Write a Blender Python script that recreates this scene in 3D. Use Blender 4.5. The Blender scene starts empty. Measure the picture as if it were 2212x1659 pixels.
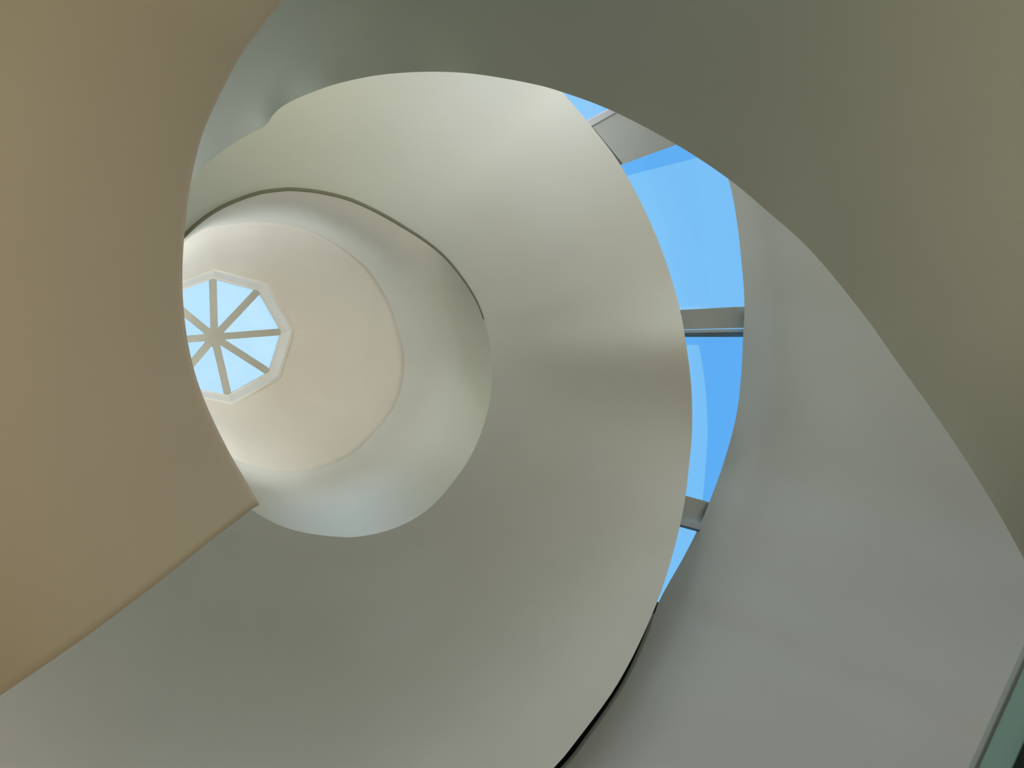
import bpy, bmesh, math
from mathutils import Vector, Matrix

sc = bpy.context.scene
COL = sc.collection
W, H = 2212.0, 1659.0
F = 1650.0                       # focal length in pixels of the 2212-wide frame
ZEN = (300.0, 740.0)             # where straight up lies in the frame
EYE = Vector((0.0, 0.0, 1.5))

# ------------------------------------------------------------------ camera
def camray(px, py):
    return Vector(((px - W / 2) / F, -(py - H / 2) / F, -1.0))
zc = camray(*ZEN).normalized()
xc = (Vector((1, 0, 0)) - zc * zc.x).normalized()
yc = zc.cross(xc)
R = Matrix((xc, yc, zc))         # camera space -> world space
cam = bpy.data.cameras.new('camera')
cam.sensor_fit = 'HORIZONTAL'; cam.sensor_width = 36.0
cam.lens = 36.0 * F / W
cam.clip_start = 0.02; cam.clip_end = 500
co = bpy.data.objects.new('camera', cam); COL.objects.link(co)
co.matrix_world = Matrix.Translation(EYE) @ R.to_4x4()
sc.camera = co

def P(px, py, h):
    """point of the building seen in direction (px, py) that stands h metres above the eye"""
    d = R @ camray(px, py)
    return EYE + d * (h / d.z)

# ------------------------------------------------------------------ materials
def plaster(name, col, rough=0.75, mottle=0.012, bump=0.008, scale=1.2):
    m = bpy.data.materials.new(name); m.use_nodes = True
    n = m.node_tree.nodes; l = m.node_tree.links
    b = n['Principled BSDF']
    b.inputs['Roughness'].default_value = rough
    b.inputs['Specular IOR Level'].default_value = 0.25
    tc = n.new('ShaderNodeTexCoord')
    no = n.new('ShaderNodeTexNoise'); no.inputs['Scale'].default_value = scale; no.inputs['Detail'].default_value = 5
    l.new(tc.outputs['Object'], no.inputs['Vector'])
    cr = n.new('ShaderNodeValToRGB')
    cr.color_ramp.elements[0].position = .35; cr.color_ramp.elements[1].position = .65
    cr.color_ramp.elements[0].color = (*[c * (1 - mottle) for c in col], 1)
    cr.color_ramp.elements[1].color = (*[min(1, c * (1 + mottle)) for c in col], 1)
    l.new(no.outputs['Fac'], cr.inputs['Fac']); l.new(cr.outputs['Color'], b.inputs['Base Color'])
    n2 = n.new('ShaderNodeTexNoise'); n2.inputs['Scale'].default_value = 60; n2.inputs['Detail'].default_value = 3
    l.new(tc.outputs['Object'], n2.inputs['Vector'])
    bp = n.new('ShaderNodeBump'); bp.inputs['Strength'].default_value = bump; bp.inputs['Distance'].default_value = 0.01
    l.new(n2.outputs['Fac'], bp.inputs['Height']); l.new(bp.outputs['Normal'], b.inputs['Normal'])
    return m

def glass(name, tint, milky=0.0, mcol=(1, 1, 1), gloss=0.06, even=False):
    m = bpy.data.materials.new(name); m.use_nodes = True
    n = m.node_tree.nodes; l = m.node_tree.links
    n.clear()
    out = n.new('ShaderNodeOutputMaterial')
    tr = n.new('ShaderNodeBsdfTransparent'); tr.inputs['Color'].default_value = (*tint, 1)
    gl = n.new('ShaderNodeBsdfGlossy'); gl.inputs['Roughness'].default_value = 0.03
    mx = n.new('ShaderNodeMixShader'); mx.inputs[0].default_value = gloss
    l.new(tr.outputs[0], mx.inputs[1]); l.new(gl.outputs[0], mx.inputs[2])
    last = mx
    if milky > 0:
        tl = n.new('ShaderNodeBsdfTranslucent'); tl.inputs['Color'].default_value = (*mcol, 1)
        tc = n.new('ShaderNodeTexCoord')
        no = n.new('ShaderNodeTexNoise'); no.inputs['Scale'].default_value = 2.2; no.inputs['Detail'].default_value = 8
        l.new(tc.outputs['Object'], no.inputs['Vector'])
        mr = n.new('ShaderNodeMapRange')
        mr.inputs['From Min'].default_value = .35; mr.inputs['From Max'].default_value = .7
        mr.inputs['To Min'].default_value = milky * (.9 if even else .45); mr.inputs['To Max'].default_value = milky * (1.1 if even else 1.3)
        l.new(no.outputs['Fac'], mr.inputs['Value'])
        m2 = n.new('ShaderNodeMixShader')
        l.new(mr.outputs[0], m2.inputs[0])
        l.new(last.outputs[0], m2.inputs[1]); l.new(tl.outputs[0], m2.inputs[2])
        last = m2
    l.new(last.outputs[0], out.inputs['Surface'])
    return m

def metal(name, col, rough=0.4, met=0.6):
    m = bpy.data.materials.new(name); m.use_nodes = True
    n = m.node_tree.nodes; l = m.node_tree.links
    b = n['Principled BSDF']
    b.inputs['Metallic'].default_value = met
    no = n.new('ShaderNodeTexNoise'); no.inputs['Scale'].default_value = 25
    mr = n.new('ShaderNodeMapRange'); mr.inputs['To Min'].default_value = rough * .85; mr.inputs['To Max'].default_value = rough * 1.15
    l.new(no.outputs['Fac'], mr.inputs['Value']); l.new(mr.outputs[0], b.inputs['Roughness'])
    b.inputs['Base Color'].default_value = (*col, 1)
    return m

M_inner = plaster('white_plaster', (.78, .77, .70))
M_ceil = plaster('cream_plaster', (.84, .80, .71))
M_ring = plaster('drum_plaster', (.76, .77, .71))
M_right = plaster('grey_plaster', (.74, .75, .70))
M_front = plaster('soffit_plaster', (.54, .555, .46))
M_left = plaster('tan_plaster', (.72, .62, .47))
M_beam = plaster('beam_paint', (.82, .81, .74), rough=.5)
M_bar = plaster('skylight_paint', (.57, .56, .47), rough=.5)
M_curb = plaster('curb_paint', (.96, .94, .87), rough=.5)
M_gap_shade = plaster('painted_gap_shade', (.26, .25, .18), rough=.9)  # dark colour stands for the shade in the ring and beam gaps
M_floor = plaster('floor_stone', (.16, .15, .12), rough=.5)
M_rail = metal('pale_rail', (.86, .91, .96), .35, .0)
M_sunlit_edge = metal('painted_sunlit_edge', (.95, .94, .92), .35, .0)  # white paint stands for sunlight on the upper beam's side
M_gask = metal('blue_grey_gasket', (.16, .26, .36), .4, .0)
M_film = glass('blue_film', (.60, .81, .99), gloss=0.02)
M_railg = metal('green_frame', (.38, .42, .38), .5, .0)
M_glass = glass('roof_glass', (.97, .99, 1.0), gloss=.03)
M_sky = glass('skylight_glass', (.97, 1, 1), gloss=0.0, milky=.28, mcol=(.92, .98, 1))
M_green = glass('green_glass', (.62, .78, .70), milky=.45, mcol=(.66, .78, .72), gloss=.10, even=True)

# ------------------------------------------------------------------ helpers
def tag(o, label=None, cat=None, kind=None, group=None):
    if label: o['label'] = label
    if cat: o['category'] = cat
    if kind: o['kind'] = kind
    if group: o['group'] = group
    return o

def mesh_obj(name, verts, faces, mat, parent=None, smooth=True, origin=None):
    me = bpy.data.meshes.new(name)
    org = origin if origin is not None else (parent.location if parent else Vector((0, 0, 0)))
    me.from_pydata([tuple(Vector(v) - org) for v in verts], [], faces)
    me.validate(); me.update()
    for p in me.polygons: p.use_smooth = smooth
    me.materials.append(mat)
    o = bpy.data.objects.new(name, me); COL.objects.link(o)
    if parent:
        o.parent = parent
    else:
        o.location = org
    return o

def cr(p0, p1, p2, p3, t):
    return tuple(0.5 * ((2 * b) + (-a + c) * t + (2 * a - 5 * b + 4 * c - d) * t * t + (-a + 3 * b - 3 * c + d) * t ** 3)
                 for a, b, c, d in zip(p0, p1, p2, p3))

def resample(pts, n, closed=False):
    """smooth curve through pts (px, py, h), n points equally spaced along it in the px plane"""
    N = len(pts); dense = []
    segs = N if closed else N - 1
    for i in range(segs):
        g = (lambda k: pts[k % N]) if closed else (lambda k: pts[max(0, min(N - 1, k))])
        for j in range(16):
            dense.append(cr(g(i - 1), g(i), g(i + 1), g(i + 2), j / 16))
    dense.append(tuple(pts[0] if closed else pts[-1]))
    L = [0]
    for a, b in zip(dense, dense[1:]):
        L.append(L[-1] + math.hypot(a[0] - b[0], a[1] - b[1]) + 1e-9)
    out = []; k = 0
    m = n if closed else n - 1
    for i in range(n):
        s = L[-1] * i / m
        while k < len(L) - 2 and L[k + 1] < s: k += 1
        t = (s - L[k]) / (L[k + 1] - L[k])
        out.append(tuple(a + (b - a) * t for a, b in zip(dense[k], dense[k + 1])))
    return out

def polar(pts, c, n):
    """closed curve resampled at n equal angles about c"""
    d = resample(pts, 1600, True)
    ang = [(math.atan2(-(p[1] - c[1]), p[0] - c[0]) % (2 * math.pi), p) for p in d]
    ang.sort(key=lambda q: q[0])
    out = []
    for i in range(n):
        a = 2 * math.pi * i / n
        lo = [q for q in ang if q[0] <= a]; hi = [q for q in ang if q[0] > a]
        q0 = lo[-1] if lo else (ang[-1][0] - 2 * math.pi, ang[-1][1])
        q1 = hi[0] if hi else (ang[0][0] + 2 * math.pi, ang[0][1])
        t = (a - q0[0]) / max(1e-9, q1[0] - q0[0])
        out.append(tuple(u + (v - u) * t for u, v in zip(q0[1], q1[1])))
    return out

def w3(curve):
    return [P(*p) for p in curve]

def loft(name, rows, mat, closed=False, thick=0.0, parent=None, flip=False, smooth=True, sub=6, crease=()):
    """surface through rows of world points; smooth across rows except at the listed rows"""
    n = len(rows[0]); R_ = []
    for i in range(len(rows) - 1):
        a = rows[i]; b = rows[i + 1]
        pa = rows[i - 1] if (i > 0 and i not in crease) else None
        nb = rows[i + 2] if (i + 2 < len(rows) and (i + 1) not in crease) else None
        for j in range(sub):
            t = j / sub; row = []
            for k in range(n):
                p1 = a[k]; p2 = b[k]
                p0 = pa[k] if pa else p1 * 2 - p2
                p3 = nb[k] if nb else p2 * 2 - p1
                row.append(Vector(cr(p0, p1, p2, p3, t)))
            R_.append(row)
    R_.append(list(rows[-1]))
    verts = [v for row in R_ for v in row]
    faces = []
    m = n if closed else n - 1
    for i in range(len(R_) - 1):
        for k in range(m):
            f = (i * n + k, i * n + (k + 1) % n, (i + 1) * n + (k + 1) % n, (i + 1) * n + k)
            faces.append(f[::-1] if flip else f)
    # face the eye
    s = 0
    for f in faces[::7]:
        a, b, c = verts[f[0]], verts[f[1]], verts[f[2]]
        s += 1 if (b - a).cross(c - a).dot(EYE - a) > 0 else -1
    if s < 0: faces = [f[::-1] for f in faces]
    o = mesh_obj(name, verts, faces, mat, parent, smooth)
    if crease:
        rows_ = {c_ * sub for c_ in crease}
        for e_ in o.data.edges:
            i0, i1 = e_.vertices[0] // n, e_.vertices[1] // n
            if i0 == i1 and i0 in rows_: e_.use_edge_sharp = True
    if thick:
        md = o.modifiers.new('thickness', 'SOLIDIFY'); md.thickness = thick; md.offset = -1
        md.use_even_offset = False
    return o

def prism(name, quad, up, mat, parent=None):
    """box-like bar: lower quad of world points and the vector that takes it to its top face"""
    n = len(quad)
    v = [Vector(q) for q in quad] + [Vector(q) + up for q in quad]
    f = [tuple(range(n)), tuple(range(2 * n - 1, n - 1, -1))]
    for i in range(n):
        j = (i + 1) % n
        f.append((i, i + n, j + n, j))
    o = mesh_obj(name, v, f, mat, parent, smooth=False)
    bm = bmesh.new(); bm.from_mesh(o.data); bmesh.ops.recalc_face_normals(bm, faces=bm.faces)
    bm.to_mesh(o.data); bm.free()
    b = o.modifiers.new('bevel', 'BEVEL'); b.width = 0.008; b.segments = 2
    return o

def bar(name, a, b, wdt, hgt, mat, parent=None, up=Vector((0, 0, 1))):
    d = (b - a).normalized(); s = d.cross(up).normalized() * wdt / 2
    return prism(name, [a - s, a + s, b + s, b - s], up * hgt, mat, parent)

def empty(name, loc):
    o = bpy.data.objects.new(name, None); COL.objects.link(o); o.location = loc
    o.empty_display_size = .2
    return o

def shift(curve, dx=0, dy=0, dh=0, c=None, s=1.0):
    out = []
    for p in curve:
        x, y = p[0], p[1]
        if c: x = c[0] + (x - c[0]) * s; y = c[1] + (y - c[1]) * s
        out.append((x + dx, y + dy, p[2] + dh))
    return out

# rim turns up away from the eye
def inward(curve, amt, dh):
    out = []
    for i, p in enumerate(curve):
        q = curve[min(len(curve) - 1, i + 1)]; r = curve[max(0, i - 1)]
        tx, ty = q[0] - r[0], q[1] - r[1]; l = math.hypot(tx, ty) or 1
        out.append((p[0] + ty / l * amt, p[1] - tx / l * amt, p[2] + dh))
    return out
NA = 192
CR = (690, 785)

# ------------------------------------------------------------------ inner well
HC, HR = 12.6, 9.6
ceil_edge = [(394, 528), (420, 507), (448, 492), (485, 486), (521, 482), (557, 480), (600, 482), (647, 491), (695, 509), (738, 535), (792, 579),
             (833, 640), (860, 713), (873, 771), (868, 832), (845, 890), (780, 965), (735, 995), (705, 1007), (660, 1019), (620, 1020),
             (582, 1016), (545, 1006), (507, 990), (430, 940), (370, 860), (335, 760), (330, 660), (350, 585)]
ceil_edge = [(x, y, HC) for x, y in ceil_edge]
ring_edge = [(394, 508), (427, 477), (467, 449), (512, 428), (557, 413), (595, 407), (635, 405), (702, 413), (774, 434), (864, 481), (955, 546), (1018, 626), (1049, 698),
             (1061, 778), (1058, 868), (1027, 965), (982, 1037), (927, 1098), (862, 1137), (790, 1157), (738, 1160), (660, 1151),
             (594, 1130), (520, 1085), (430, 1010), (350, 900), (310, 770), (315, 650), (345, 565)]
ring_edge = [(x, y, HR) for x, y in ring_edge]
CEp = polar(ceil_edge, (610, 755), NA)
# ring resampled about the same number of angles round its own centre
RGp = polar(ring_edge, CR, NA)
CEc = polar(ceil_edge, CR, NA)

# skylight octagon, outer corner of the curb and inner corner, seen from below
oct_o = [(463, 585), (573, 615), (629, 715), (599, 813), (500, 869), (368, 845), (310, 740), (345, 628)]
hub = (463, 728)
HS = 15.0
SK = Vector(P(hub[0], hub[1], HS))
O0 = [P(x, y, HS) for x, y in oct_o]
# ceiling: from the octagon to the drum edge
def oct_at(a):
    """point of the octagon outline in the direction a (radians) from the hub, in frame units"""
    d = (math.cos(a), -math.sin(a)); best = None
    for i in range(8):
        p = oct_o[i]; q = oct_o[(i + 1) % 8]
        ex, ey = q[0] - p[0], q[1] - p[1]
        det = d[0] * (-ey) + ex * d[1]
        if abs(det) < 1e-9: continue
        rx, ry = p[0] - hub[0], p[1] - hub[1]
        t = (rx * (-ey) + ex * ry) / det
        u = (d[0] * ry - d[1] * rx) / det
        if t > 0 and -1e-6 <= u <= 1 + 1e-6: best = t
    return (hub[0] + d[0] * best, hub[1] + d[1] * best)
angs = [math.atan2(-(p[1] - hub[1]), p[0] - hub[0]) for p in CEc]
octrow = [(*oct_at(a), HS) for a in angs]
# push the row exactly onto the eight corners where one is nearest
for cx, cy in oct_o:
    k = min(range(NA), key=lambda i: (octrow[i][0] - cx) ** 2 + (octrow[i][1] - cy) ** 2)
    octrow[k] = (cx, cy, HS)
def mixrow(A, B, t, hp=1.0):
    return [(a[0] + (b[0] - a[0]) * t, a[1] + (b[1] - a[1]) * t, a[2] + (b[2] - a[2]) * (t ** hp)) for a, b in zip(A, B)]
rows = [w3(octrow), w3(mixrow(octrow, CEc, .35, 1.6)), w3(mixrow(octrow, CEc, .7, 1.6)), w3(CEc)]
c = loft('ceiling', rows, M_ceil, True, .12)
tag(c, 'cream domed ceiling round the octagonal skylight', 'ceiling', 'structure')

# drum between the ceiling and the open ring
rows = [w3(shift(CEc, dh=.02, c=CR, s=1.04)), w3(shift(CEc, dh=-.12, c=CR, s=1.0)), w3(mixrow(CEc, RGp, .5, 1.0)), w3(shift(RGp, dh=.7, c=CR, s=1.08)), w3(shift(RGp, dh=.1, c=CR, s=1.18))]
d = loft('wall_drum', rows, M_ring, True, .1, crease=(1,))
tag(d, 'pale curved drum wall just below the cream ceiling', 'wall', 'structure')

# ------------------------------------------------------------------ big inner shell
A_out = [(1130, 95, 8.4), (1215, 199, 8.2), (1275, 270, 8.1), (1340, 356, 8.0), (1400, 470, 7.9), (1440, 570, 7.8), (1468, 665, 7.7), (1480, 730, 7.6),
         (1493, 830, 7.5), (1495, 930, 7.4), (1489, 1000, 7.3), (1481, 1070, 7.2), (1470, 1130, 7.1), (1451, 1205, 7.0), (1424, 1289, 6.8),
         (1384, 1383, 6.6), (1347, 1455, 6.4), (1310, 1514, 6.25), (1249, 1595, 6.1), (1196, 1659, 5.95), (1000, 1860, 5.6), (650, 2080, 5.3), (150, 2080, 5.3),
         (-300, 1750, 5.4), (-450, 1250, 5.8), (-300, 800, 6.4), (0, 420, 7.2), (250, 180, 7.9), (520, 40, 8.4), (850, -20, 8.5)]
AO = polar(A_out, CR, NA)
AO = [(x, y, h - (.34 * math.exp(-((y - 740) / 100) ** 2) - .22 * math.exp(-((y - 950) / 120) ** 2) if x > 1100 else 0)) for x, y, h in AO]
def Amix(t):
    out = []
    for k, (a_, b_) in enumerate(zip(RGp, AO)):
        hp = 1.1 + .75 * max(0, -math.sin(2 * math.pi * (k / NA) - .25)) ** .8
        out.append((a_[0] + (b_[0] - a_[0]) * t, a_[1] + (b_[1] - a_[1]) * t, a_[2] + (b_[2] - a_[2]) * t ** hp))
    return out
rows = [w3(shift(RGp, dh=.10, c=CR, s=1.18)), w3(shift(RGp, dh=.0, c=CR, s=1.0)), w3(Amix(.15)), w3(Amix(.33)), w3(Amix(.66)), w3(AO), w3(shift(AO, dh=.75, c=CR, s=.975))]
a = loft('wall_inner', rows, M_inner, True, 0, crease=(1, 5))
tag(a, 'large smooth white shell wall curling around the round opening', 'wall', 'structure')

# dark strip painting the gap's shade along the upper arc of the ring
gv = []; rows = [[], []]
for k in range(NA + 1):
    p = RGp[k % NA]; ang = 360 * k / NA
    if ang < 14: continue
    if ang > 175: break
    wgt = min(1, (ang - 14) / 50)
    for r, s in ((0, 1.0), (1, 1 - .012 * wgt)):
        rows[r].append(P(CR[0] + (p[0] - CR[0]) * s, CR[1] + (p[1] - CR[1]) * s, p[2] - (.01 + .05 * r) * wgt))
g = loft('shade_strip_1', rows, M_gap_shade, False, .02)
tag(g, 'thin dark strip of painted gap shade along the upper rim of the round opening', 'shade_strip', 'structure')

# ------------------------------------------------------------------ outer right shell
E_in = [(1440, 60, 8.6), (1520, 230, 8.5), (1573, 386, 8.4), (1592, 480, 8.35), (1604, 590, 8.25), (1608, 661, 8.2), (1605, 730, 8.1), (1601, 810, 8.0), (1590, 900, 7.9), (1563, 1000, 7.8),
        (1532, 1085, 7.6), (1508, 1142, 7.5), (1477, 1203, 7.4), (1449, 1252, 7.3), (1426, 1294, 7.25), (1413, 1330, 7.13), (1399, 1375, 7.0), (1363, 1455, 6.75), (1326, 1518, 6.6), (1266, 1602, 6.4), (1212, 1668, 6.25), (1010, 1870, 5.9)]
E_out = [(1900, -150, 6.6), (2150, 100, 6.2), (2400, 400, 5.6), (2650, 760, 4.6), (2750, 1100, 3.9), (2800, 1500, 3.3), (2600, 1900, 3.0), (2200, 2200, 3.2), (1500, 2350, 3.6)]
NE = 120
EI = resample(E_in, NE); EO = resample(E_out, NE)
def recess(up, low, hu, hl):
    out = []
    for p, u_, l_ in zip(EI, inward(EI, up, hu), inward(EI, low, hl)):
        t = max(0, min(1, (p[1] - 1270) / 60)); t = t * t * (3 - 2 * t)
        out.append(tuple(a_ + (b_ - a_) * t for a_, b_ in zip(u_, l_)))
    return out
rows = [w3(recess(60, -8, .5, .10)), w3(recess(35, -4, .35, .04)), w3(EI), w3(mixrow(EI, EO, .05, .95)), w3(mixrow(EI, EO, .14, .95)), w3(mixrow(EI, EO, .45, .85)), w3(EO)]
e = loft('wall_right', rows, M_right, False, 0, crease=(2,))
tag(e, 'grey outer shell wall right of the narrow glazed slot', 'wall', 'structure')
# near-black glossy strip painting the shade where the two shells almost touch
M_joint_shade = metal('painted_joint_shade', (.016, .018, .020), .3, .0)
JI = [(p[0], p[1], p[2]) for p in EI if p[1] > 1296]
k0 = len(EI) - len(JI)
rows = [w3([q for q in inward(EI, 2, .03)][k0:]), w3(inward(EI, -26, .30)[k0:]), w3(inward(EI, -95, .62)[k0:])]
j_ = loft('shade_strip_2', rows, M_joint_shade, False, 0)
tag(j_, 'dark glossy strip of painted shade running down between inner and outer shell', 'shade_strip', 'structure')

# ------------------------------------------------------------------ near upper shell
D_in = [(130, 720, 6.2), (230, 590, 6.2), (330, 470, 6.2), (375, 425, 6.2), (421, 384, 6.2), (448, 352, 6.2), (503, 311, 6.2), (550, 284, 6.15), (574, 272, 6.1), (584, 258, 6.1), (596, 241, 6.1), (629, 219, 6.1), (702, 189, 6.0), (774, 170, 6.0), (846, 159, 6.0),
        (937, 155, 6.0), (1027, 160, 5.9), (1140, 179, 5.85), (1215, 199, 5.8), (1326, 241, 5.75), (1459, 311, 5.6), (1573, 386, 5.5), (1657, 456, 5.4), (1753, 543, 5.2), (1862, 675, 5.0),
        (1934, 776, 4.8), (2042, 927, 4.5), (2139, 1078, 4.2), (2212, 1208, 4.0), (2330, 1430, 3.6), (2450, 1680, 3.2)]
D_out = [(-150, 500, 4.4), (50, 250, 4.4), (150, 50, 4.2), (300, -200, 4.2), (600, -480, 4.9), (1000, -560, 5.8), (1500, -560, 5.8), (2100, -420, 4.3), (2600, 0, 2.8), (2900, 500, 2.2), (3050, 1000, 1.7), (3100, 1500, 1.4)]
ND = 200
DI = resample(D_in, ND); DO = resample(D_out, ND)
def soften(curve, k, it):
    c_ = [tuple(p) for p in curve]
    for _ in range(it):
        c_ = [c_[0]] + [tuple((c_[i - 1][q] + 2 * c_[i][q] + c_[i + 1][q]) / 4 for q in range(3)) for i in range(1, len(c_) - 1)] + [c_[-1]]
    return c_
DS = soften(DI, 1, 60)
rows = [w3(inward(DI, 40, .5)), w3(DI), w3(mixrow(DS, DO, .12, 1.65)), w3(mixrow(DS, DO, .25, 1.6)), w3(mixrow(DS, DO, .45, 1.5)), w3(mixrow(DS, DO, .7, 1.35)), w3(DO)]
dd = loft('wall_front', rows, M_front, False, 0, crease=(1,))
tag(dd, 'dark grey-green overhanging shell sweeping across the top', 'wall', 'structure')

# ------------------------------------------------------------------ near left shell
L_in = [(760, -160, 3.9), (680, -75, 3.8), (606, 0, 3.7), (545, 75, 3.6), (500, 140, 3.55), (455, 228, 3.5), (425, 300, 3.45), (402, 400, 3.4), (390, 500, 3.35), (385, 600, 3.3), (391, 700, 3.25), (408, 790, 3.2), (435, 870, 3.15),
        (480, 965, 3.1), (520, 1035, 3.05), (552, 1090, 3.0)]
L_bot = [(552, 1092, 3.0), (480, 1148, 2.95), (400, 1212, 2.9), (300, 1290, 2.85), (200, 1365, 2.8), (100, 1435, 2.75), (0, 1503, 2.7), (-200, 1640, 2.6), (-420, 1780, 2.5)]
NL = 90
LI = resample(L_in, NL)
LO = resample([(300, -500, 2.9), (0, -400, 2.8), (-300, -100, 2.6), (-450, 400, 2.4), (-520, 900, 2.3), (-500, 1400, 2.35), (-420, 1780, 2.5)], NL)
LB = resample(L_bot, 60)
# grid: u along the rim (0 top .. 1 tip), v from the rim to the outer edge; the last column is the bottom edge
rowsL = []
for j in range(60):
    v = j / 59
    row = []
    for i in range(NL):
        u = i / (NL - 1)
        base = [a_ + (b_ - a_) * v for a_, b_ in zip(LI[i], LO[i])]
        end = [a_ + (b_ - a_) * v for a_, b_ in zip(LI[-1], LO[-1])]
        corr = [LB[j][q] - end[q] for q in range(3)]
        wu = u ** 3
        row.append(P(base[0] + corr[0] * wu, base[1] + corr[1] * wu, base[2] + corr[2] * wu - .25 * math.sin(math.pi * v)))
    rowsL.append(row)
def rimrow(dx, dh):
    return [P(p[0] + dx * (1 - max(0, .35 - i / NL)) * 1, p[1], p[2] + dh) for i, p in enumerate(LI)]
rows = [rimrow(-30, .34), rimrow(4, .22), rimrow(9, .12), rimrow(5, .04)] + rowsL + [w3(resample([(-200, -1100, 2.5), (-700, -900, 2.4), (-1300, -400, 2.2), (-1700, 300, 2.1), (-1800, 1000, 2.0), (-1700, 1700, 1.95), (-1300, 2400, 2.0)], NL))]
ll = loft('wall_left', rows, M_left, False, .05, sub=1)
tag(ll, 'warm tan shell wall close by on the left with rounded rim', 'wall', 'structure')

# ------------------------------------------------------------------ skylight
sky = empty('skylight', SK)
tag(sky, 'octagonal skylight with eight radial bars set in the cream ceiling', 'skylight')
def octring(s, h, dx=0, dy=0):
    return [P(hub[0] + (x - hub[0]) * s + dx, hub[1] + (y - hub[1]) * s + dy, h) for x, y in oct_o]
def octring_w(s, dz):
    # true vertical rise in the building, scaled about the skylight centre
    return [Vector((SK.x + (p.x - SK.x) * s, SK.y + (p.y - SK.y) * s, p.z + dz)) for p in O0]
def oct_loft(name, rr, mat, parent):
    verts = [v for r in rr for v in r]; faces = []
    for i in range(len(rr) - 1):
        for k in range(8):
            faces.append((i * 8 + k, i * 8 + (k + 1) % 8, (i + 1) * 8 + (k + 1) % 8, (i + 1) * 8 + k))
    faces += []
    o = mesh_obj(name, verts, faces, mat, parent, smooth=False)
    bm = bmesh.new(); bm.from_mesh(o.data); bmesh.ops.recalc_face_normals(bm, faces=bm.faces); bm.to_mesh(o.data); bm.free()
    return o
r0 = octring_w(1.04, -.04); r1 = octring_w(.995, -.05); r2 = octring_w(.93, .28); r3 = octring_w(.90, .28); r4 = octring_w(.90, .4); r5 = octring_w(1.04, .4)
oct_loft('frame', [r0, r1, r2, r3, r4, r5, r0], M_curb, sky)
G = octring_w(.92, .34)
apex = Vector((SK.x, SK.y, SK.z + .62))
Ga = sum(G, Vector()) / 8
apex = P(hub[0], hub[1], HS + .55)
for k in range(8):
    a_ = G[k]; d_ = (apex - a_).normalized()
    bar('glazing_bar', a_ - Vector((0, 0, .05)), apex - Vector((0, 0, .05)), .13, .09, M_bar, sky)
hv = []
for k in range(16):
    t = 2 * math.pi * k / 16
    hv.append(apex + Vector((math.cos(t) * .19, math.sin(t) * .19, -.07)))
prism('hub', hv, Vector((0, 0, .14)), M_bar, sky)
for k in range(8):
    a_, b_ = G[k], G[(k + 1) % 8]
    up = Vector((0, 0, .045))
    o = mesh_obj('pane', [a_ + up, b_ + up, apex + up], [(0, 1, 2)], M_sky, sky, smooth=False)

# ------------------------------------------------------------------ glazed slot: beams and panes
def beam(q, hA, hE, dep, label, rail_or_lit_edge=None, gasket_or_shade=None, railmat=M_rail, gmat=M_gask):
    """q: four frame points a1 (inner upper), b1 (outer upper), b2 (outer lower), a2 (inner lower)"""
    pts = [P(q[0][0], q[0][1], hA), P(q[1][0], q[1][1], hE), P(q[2][0], q[2][1], hE), P(q[3][0], q[3][1], hA)]
    root = empty('roof_beam', sum(pts, Vector()) / 4)
    tag(root, label, 'beam', group='beams bridging the glazed slot')
    bo = prism('body', pts, Vector((0, 0, dep)), M_beam, root)
    if rail_or_lit_edge:
        rq = [P(x, y, h) for x, y, h in rail_or_lit_edge]
        prism('rail_or_lit_edge', rq, Vector((0, 0, .05)), railmat, root)
    if gasket_or_shade:
        prism('gasket_or_shade', [P(x, y, h) for x, y, h in gasket_or_shade], Vector((0, 0, .05)), gmat, root)
    return root
b1 = beam([(1262, 281), (1490, 150), (1600, 262), (1325, 362)], 8.25, 8.7, .28, 'grey concrete beam with painted sunlit edge at the upper end of the slot',
          rail_or_lit_edge=[(1245, 272, 8.2), (1475, 148, 8.65), (1492, 150, 8.65), (1262, 282, 8.2)], railmat=M_sunlit_edge, gmat=M_gap_shade,  # white strip painted as the sunlit side of this beam
          gasket_or_shade=[(1266, 274, 8.22), (1283, 277, 8.24), (1345, 352, 8.24), (1330, 364, 8.22)])  # dark strip painted as the shade between inner shell and beam
b2 = beam([(1455, 670), (1622, 661), (1622, 708), (1462, 712)], 7.95, 8.35, .28, 'short grey beam across the middle of the glazed slot',
          rail_or_lit_edge=[(1462, 713, 7.9), (1622, 710, 8.3), (1622, 717, 8.3), (1462, 720, 7.9)],
          gasket_or_shade=[(1462, 720, 7.9), (1622, 717, 8.3), (1622, 728, 8.3), (1462, 728, 7.9)])
b3 = beam([(1470, 1068), (1545, 1088), (1530, 1138), (1455, 1119)], 7.4, 7.7, .22, 'small grey beam near the narrow lower tip of the slot',
          rail_or_lit_edge=[(1450, 1114, 7.3), (1540, 1139, 7.55), (1536, 1151, 7.55), (1448, 1128, 7.3)],
          gasket_or_shade=[(1448, 1128, 7.3), (1536, 1151, 7.55), (1534, 1156, 7.55), (1446, 1132, 7.3)])

rowsG = [[], []]
NG = 60
gA = resample([(x, y, h + .55) for x, y, h in A_out[0:17]], NG)
gE = resample([(x, y, h + .15) for x, y, h in E_in[0:16]], NG)
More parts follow.
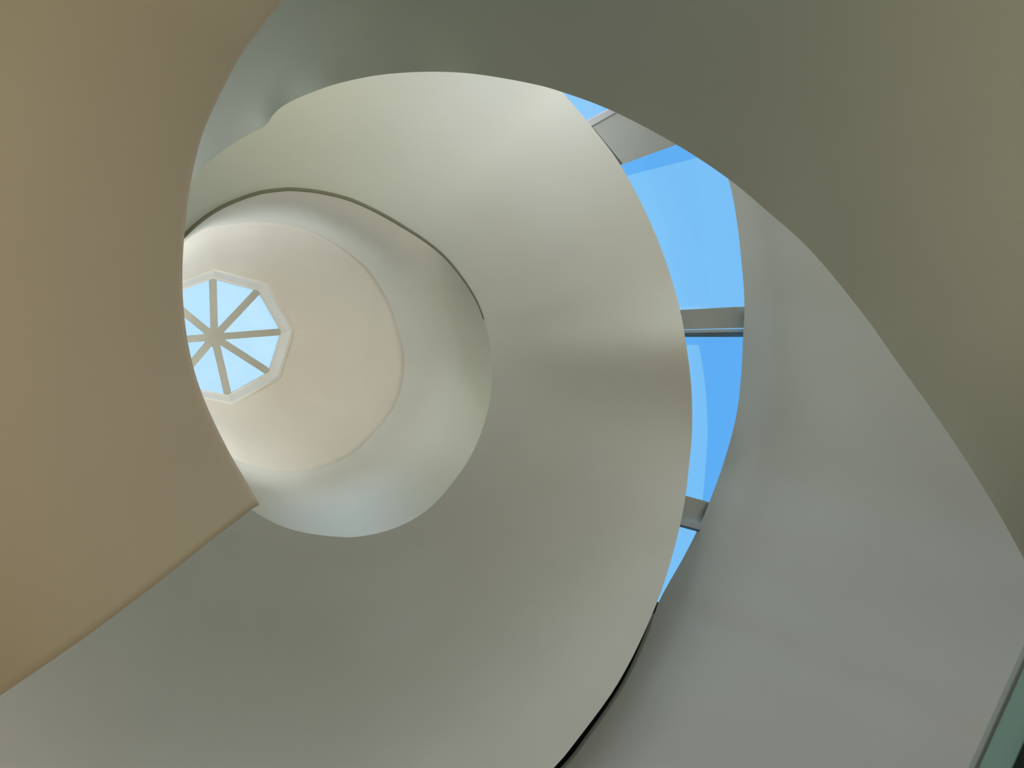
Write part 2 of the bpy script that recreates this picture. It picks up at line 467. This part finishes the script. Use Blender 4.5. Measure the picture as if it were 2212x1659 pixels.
# glass roof over the slot, overlapping both shells, split into panes at the beams
def side(curve, y0, y1, n, dx, dh=0):
    out = []
    for i in range(n):
        y = y0 + (y1 - y0) * i / (n - 1)
        k = min(range(len(curve) - 1), key=lambda j: 0 if (curve[j][1] - y) * (curve[j + 1][1] - y) <= 0 else min(abs(curve[j][1] - y), abs(curve[j + 1][1] - y)) + 1)
        a_, b_ = curve[k], curve[k + 1]
        t = 0 if b_[1] == a_[1] else max(0, min(1, (y - a_[1]) / (b_[1] - a_[1])))
        out.append((a_[0] + (b_[0] - a_[0]) * t + dx, y, a_[2] + (b_[2] - a_[2]) * t + dh))
    return out
Acur = resample([p for p in A_out[0:17]], 300); Ecur = resample(E_in[0:16], 300)
def pane(ya0, ya1, ye0, ye1, label, mat=M_glass):
    A_ = side(Acur, ya0, ya1, 24, -45, .62); E_ = side(Ecur, ye0, ye1, 24, 40, .42)
    o = loft('roof_glass_pane', [w3(A_), w3(E_)], mat, False, .02, sub=2)
    return tag(o, label, 'glass', group='glass panes over the slot')
pane(90, 275, 60, 170, 'small glass pane above the beam with painted sunlit edge at the slot head')
pane2 = pane(350, 672, 262, 664, 'wide blue glass pane between upper and middle beams')
pane3 = pane(710, 1078, 708, 1082, 'long blue glass pane between middle and lower beams')
pane(1125, 1400, 1135, 1400, 'narrow tapering glass pane below the lowest beam')
# tinted film stuck on the underside of two panes
def film(host, a_, b_):
    o = loft('tint_film', [w3(a_), w3(b_)], M_film, False, 0, sub=2)
    o.parent = host
    return o
film(pane2, [(x, y, h + .55) for x, y, h in ((1290, 330, 8.0), (1560, 255, 8.4))], [(x, y, h + .55) for x, y, h in ((1290, 396, 8.0), (1620, 312, 8.4))])
film(pane3, [(x + 27 + (i_ / 23) * 12, y, h) for i_, (x, y, h) in enumerate(side(Acur, 745, 1100, 24, 0, .56))], side(Ecur, 745, 1100, 24, 40, .36))
film(pane3, side(Acur, 728, 745, 4, -20, .56), side(Ecur, 728, 745, 4, 40, .36))

# ------------------------------------------------------------------ glazed screen at the lower right
fr = [P(2103, 1680, 2.6), P(2225, 1395, 2.6), P(2235, 1402, 2.6), P(2118, 1682, 2.6)]
scn = empty('window_1', fr[0])
tag(scn, 'green tinted glass screen in a thin frame at lower right corner', 'window', 'structure')
def edge_bar(p, q, wpx, h, name, mat, dep):
    dx, dy = q[0] - p[0], q[1] - p[1]; l = math.hypot(dx, dy); nx, ny = -dy / l * wpx, dx / l * wpx
    return prism(name, [P(p[0], p[1], h), P(q[0], q[1], h), P(q[0] + nx, q[1] + ny, h), P(p[0] + nx, p[1] + ny, h)], Vector((0, 0, dep)), mat, scn)
edge_bar((2060, 1760), (2420, 959), 10, 2.3, 'frame', M_railg, .03)
edge_bar((2069, 1764), (2429, 963), 84, 2.32, 'pane', M_green, .012)
edge_bar((2146, 1798), (2506, 997), 60, 2.28, 'frame', metal('dark_frame', (.02, .03, .028), .5, .1), .05)

# ------------------------------------------------------------------ floor
fv = []; 
for k in range(64):
    t = 2 * math.pi * k / 64
    fv.append((2 + 60 * math.cos(t), 60 * math.sin(t), 0))
fl = mesh_obj('floor', fv, [tuple(range(64))], M_floor, smooth=False)  # unseen floor, darkened to cut the light bounced upward
tag(fl, 'dark stone floor beneath the shells', 'floor', 'structure')

# unseen walls added to block low horizon light, out of the frame
def wall_box(name, x0, x1, y0, y1, z1, mat, label):
    v = [Vector(p) for p in ((x0, y0, 0), (x1, y0, 0), (x1, y1, 0), (x0, y1, 0))]
    o = prism(name, v, Vector((0, 0, z1)), mat)
    return tag(o, label, 'wall', 'structure')
wall_box('wall_blocker_left', -7.3, -7.0, -9, 10, 6.0, M_left, 'unseen tan wall added on the left to block horizon light')
wall_box('wall_blocker_back', -7.3, 9, 10.0, 10.3, 5.5, M_front, 'unseen grey wall added beyond the stair to block horizon light')

# ------------------------------------------------------------------ light
GAIN = {'sky': (1, 1, 1), 'sun': (.3, .3, .3), 'cove1': (0.656, 0.545, 0.436), 'cove2': (0.119, 0.088, 0.144), 'cove3': (0.006, 0.000, 0.000), 'cove5': (3.335, 3.514, 3.689), 'h+x': (3.249, 2.140, 1.302), 'h-x': (1.010, 0.717, 0.085), 'h-y': (0.891, 1.210, 1.638), 'lip1': (0.226, 0.231, 0.200), 'lip2': (0.444, 0.581, 0.750), 'lob3': (0.000, 0.013, 0.014), 'lob7': (0.217, 0.282, 0.101), 'lob8': (0.000, 0.000, 0.020), 'lob9': (0.433, 0.355, 0.324), 'lobL2': (0.589, 0.410, 0.196), 'shellA': (0.749, 0.792, 0.847), 'shellB': (0.393, 0.382, 0.197), 'shellD': (1.751, 1.856, 2.000)}  # cove, lip, lob and shell groups are added fill lights
SOLO = None
def gain(g):
    if SOLO is not None: return (1.0, 1.0, 1.0) if g == SOLO else (0, 0, 0)
    return GAIN.get(g, (0, 0, 0))

w = bpy.data.worlds.new('world'); sc.world = w; w.use_nodes = True
n = w.node_tree.nodes; l = w.node_tree.links
bg = n['Background']
tc = n.new('ShaderNodeTexCoord'); sp = n.new('ShaderNodeSeparateXYZ'); l.new(tc.outputs['Generated'], sp.inputs[0])
rp = n.new('ShaderNodeValToRGB'); l.new(sp.outputs['Z'], rp.inputs['Fac'])
el = rp.color_ramp.elements
el[0].position = .25; el[0].color = (.0, .0, .0, 1)
el[1].position = 1.0; el[1].color = (.50, .78, 1.0, 1)
for ps, c_ in ((.45, (.14, .30, .55, 1)), (.6, (.16, .48, .93, 1)), (.76, (.205, .555, .965, 1)), (.88, (.26, .62, .98, 1))):
    x = el.new(ps); x.color = c_
hm = n.new('ShaderNodeMapRange'); hm.interpolation_type = 'SMOOTHSTEP'
hm.inputs['From Min'].default_value = .12; hm.inputs['From Max'].default_value = .5
hm.inputs['To Min'].default_value = 1; hm.inputs['To Max'].default_value = 0
l.new(sp.outputs['Z'], hm.inputs['Value'])
gs = gain('sky')
last = n.new('ShaderNodeVectorMath'); last.operation = 'MULTIPLY'
l.new(rp.outputs['Color'], last.inputs[0]); last.inputs[1].default_value = gs
for g, ax, sg in (('h+x', 'X', 1), ('h-x', 'X', -1), ('h+y', 'Y', 1), ('h-y', 'Y', -1)):
    m1 = n.new('ShaderNodeMath'); m1.operation = 'MULTIPLY'; m1.inputs[1].default_value = sg; l.new(sp.outputs[ax], m1.inputs[0])
    m2 = n.new('ShaderNodeMath'); m2.operation = 'MAXIMUM'; m2.inputs[1].default_value = 0; l.new(m1.outputs[0], m2.inputs[0])
    m3 = n.new('ShaderNodeMath'); m3.operation = 'MULTIPLY'; l.new(m2.outputs[0], m3.inputs[0]); l.new(hm.outputs[0], m3.inputs[1])
    v = n.new('ShaderNodeVectorMath'); v.operation = 'SCALE'; v.inputs[0].default_value = gain(g); l.new(m3.outputs[0], v.inputs['Scale'])
    ad = n.new('ShaderNodeVectorMath'); ad.operation = 'ADD'; l.new(last.outputs[0], ad.inputs[0]); l.new(v.outputs[0], ad.inputs[1])
    last = ad
l.new(last.outputs[0], bg.inputs['Color'])
bg.inputs['Strength'].default_value = 1.0

def setcol(ld, e, g):
    c_ = gain(g); m_ = max(c_)
    ld.energy = e * m_; ld.color = tuple(q / m_ for q in c_) if m_ > 0 else (1, 1, 1)
    return m_ > 0.001

sun = bpy.data.lights.new('sun', 'SUN'); sun.angle = .01
if setcol(sun, 3.0, 'sun'):
    so = bpy.data.objects.new('sun', sun); COL.objects.link(so)
    so.rotation_euler = Vector((-.32, -.10, -1)).to_track_quat('-Z', 'Y').to_euler()

def area(name, loc, target, size, energy, g, size_y=None, spread=180):
    ld = bpy.data.lights.new(name, 'AREA')
    if not setcol(ld, energy, g): return
    ld.shape = 'RECTANGLE'; ld.size = size; ld.size_y = size_y or size; ld.spread = math.radians(spread)
    o = bpy.data.objects.new(name, ld); COL.objects.link(o); o.location = loc
    o.rotation_euler = (target - loc).to_track_quat('-Z', 'Y').to_euler()
    return o
# added unseen fill lights on the ring ledge, brightening drum and ceiling
for k in range(16):
    ang = k * 22.5
    p = RGp[int(ang / 360 * NA) % NA]
    q = P(CR[0] + (p[0] - CR[0]) * 1.09, CR[1] + (p[1] - CR[1]) * 1.09, HR + .22)
    t_ = CEc[(int(ang / 360 * NA) + NA // 2) % NA]
    g = 'cove%d' % (((k + 2) % 16) // 4)
    area('added_ring_fill', q, P(t_[0] * .5 + hub[0] * .5, t_[1] * .5 + hub[1] * .5, HC + 1), .5, 3, g, .12, 110)
for ang in (-20, 0, 20):  # more added fill for the left side of the ceiling
    p = RGp[int((ang % 360) / 360 * NA) % NA]
    q = P(CR[0] + (p[0] - CR[0]) * 1.09, CR[1] + (p[1] - CR[1]) * 1.09, HR + .22)
    area('added_ring_fill', q, P(360, 720 + ang * 10, HC + .8), .3, 3, 'cove5', .12, 50)
for g, a0, tx, ty in (('lip1', 150, 985, 985), ('lip2', 100, 760, 1130), ('lip1', 165, 1035, 900)):  # added fill aimed across at the lower drum band
    p = RGp[int(a0 / 360 * NA) % NA]
    q = P(CR[0] + (p[0] - CR[0]) * 1.09, CR[1] + (p[1] - CR[1]) * 1.09, HR + .3)
    area('added_ring_fill', q, P(tx, ty, HR + 1.0), .3, 3, g, .1, 34)
# added unseen fill lights above the shells, brightening the walls behind
area('added_shell_fill', P(1190, 110, 6.5), P(1080, 300, 8.6), .6, 30, 'shellA', .3)
area('added_shell_fill', P(700, 110, 6.8), P(650, 300, 9.0), .6, 30, 'shellB', .3)
area('added_shell_fill', P(150, 420, 4.9), P(620, 60, 6.0), 1.0, 10, 'shellD', .8)
# added unseen fill lights low round the viewer, brightening the shells
area('added_lobby_fill', Vector((-2.2, -.7, .9)), P(0, 900, 2.5), .4, 60, 'lobL')
area('added_lobby_fill', Vector((-1.6, 1.6, .9)), P(100, 200, 2.8), .4, 30, 'lobL2')
area('added_lobby_fill', Vector((2.5, -5.0, .8)), P(1900, 1300, 4.4), 1.4, 60, 'lob1')
area('added_lobby_fill', Vector((6.5, -3.0, .8)), P(1700, 1659, 4.4), 1.4, 60, 'lob2')
area('added_lobby_fill', Vector((7.5, 3.0, .8)), P(2212, 300, 3.4), 3.5, 60, 'lob3')
area('added_lobby_fill', Vector((1.5, 5.5, .8)), P(600, 60, 5.4), 1.4, 60, 'lob4')
area('added_lobby_fill', Vector((-4.5, -4.0, .8)), P(700, 100, 6), 1.4, 60, 'lob5')
area('added_lobby_fill', Vector((-4.5, 3.0, .8)), P(1300, 1500, 6), 1.4, 60, 'lob6')
area('added_lobby_fill', Vector((3.0, -3.2, .3)), P(1800, 1400, 4.5), 2.6, 40, 'lob8', 2.6, 90)
area('added_lobby_fill', Vector((5.5, .8, .5)), P(2250, 450, 3.9), 2.2, 30, 'lob9', 2.2, 100)
area('added_lobby_fill', Vector((-2.9, .2, 1.0)), P(-150, 750, 2.6), .5, 20, 'lobL3', .5, 110)
area('added_lobby_fill', Vector((.5, -1.8, .3)), P(900, 200, 9), 1.4, 60, 'lob7')

vs = sc.view_settings
vs.view_transform = 'Standard'; vs.look = 'None'; vs.gamma = 1; vs.use_curve_mapping = False
vs.exposure = 0.0
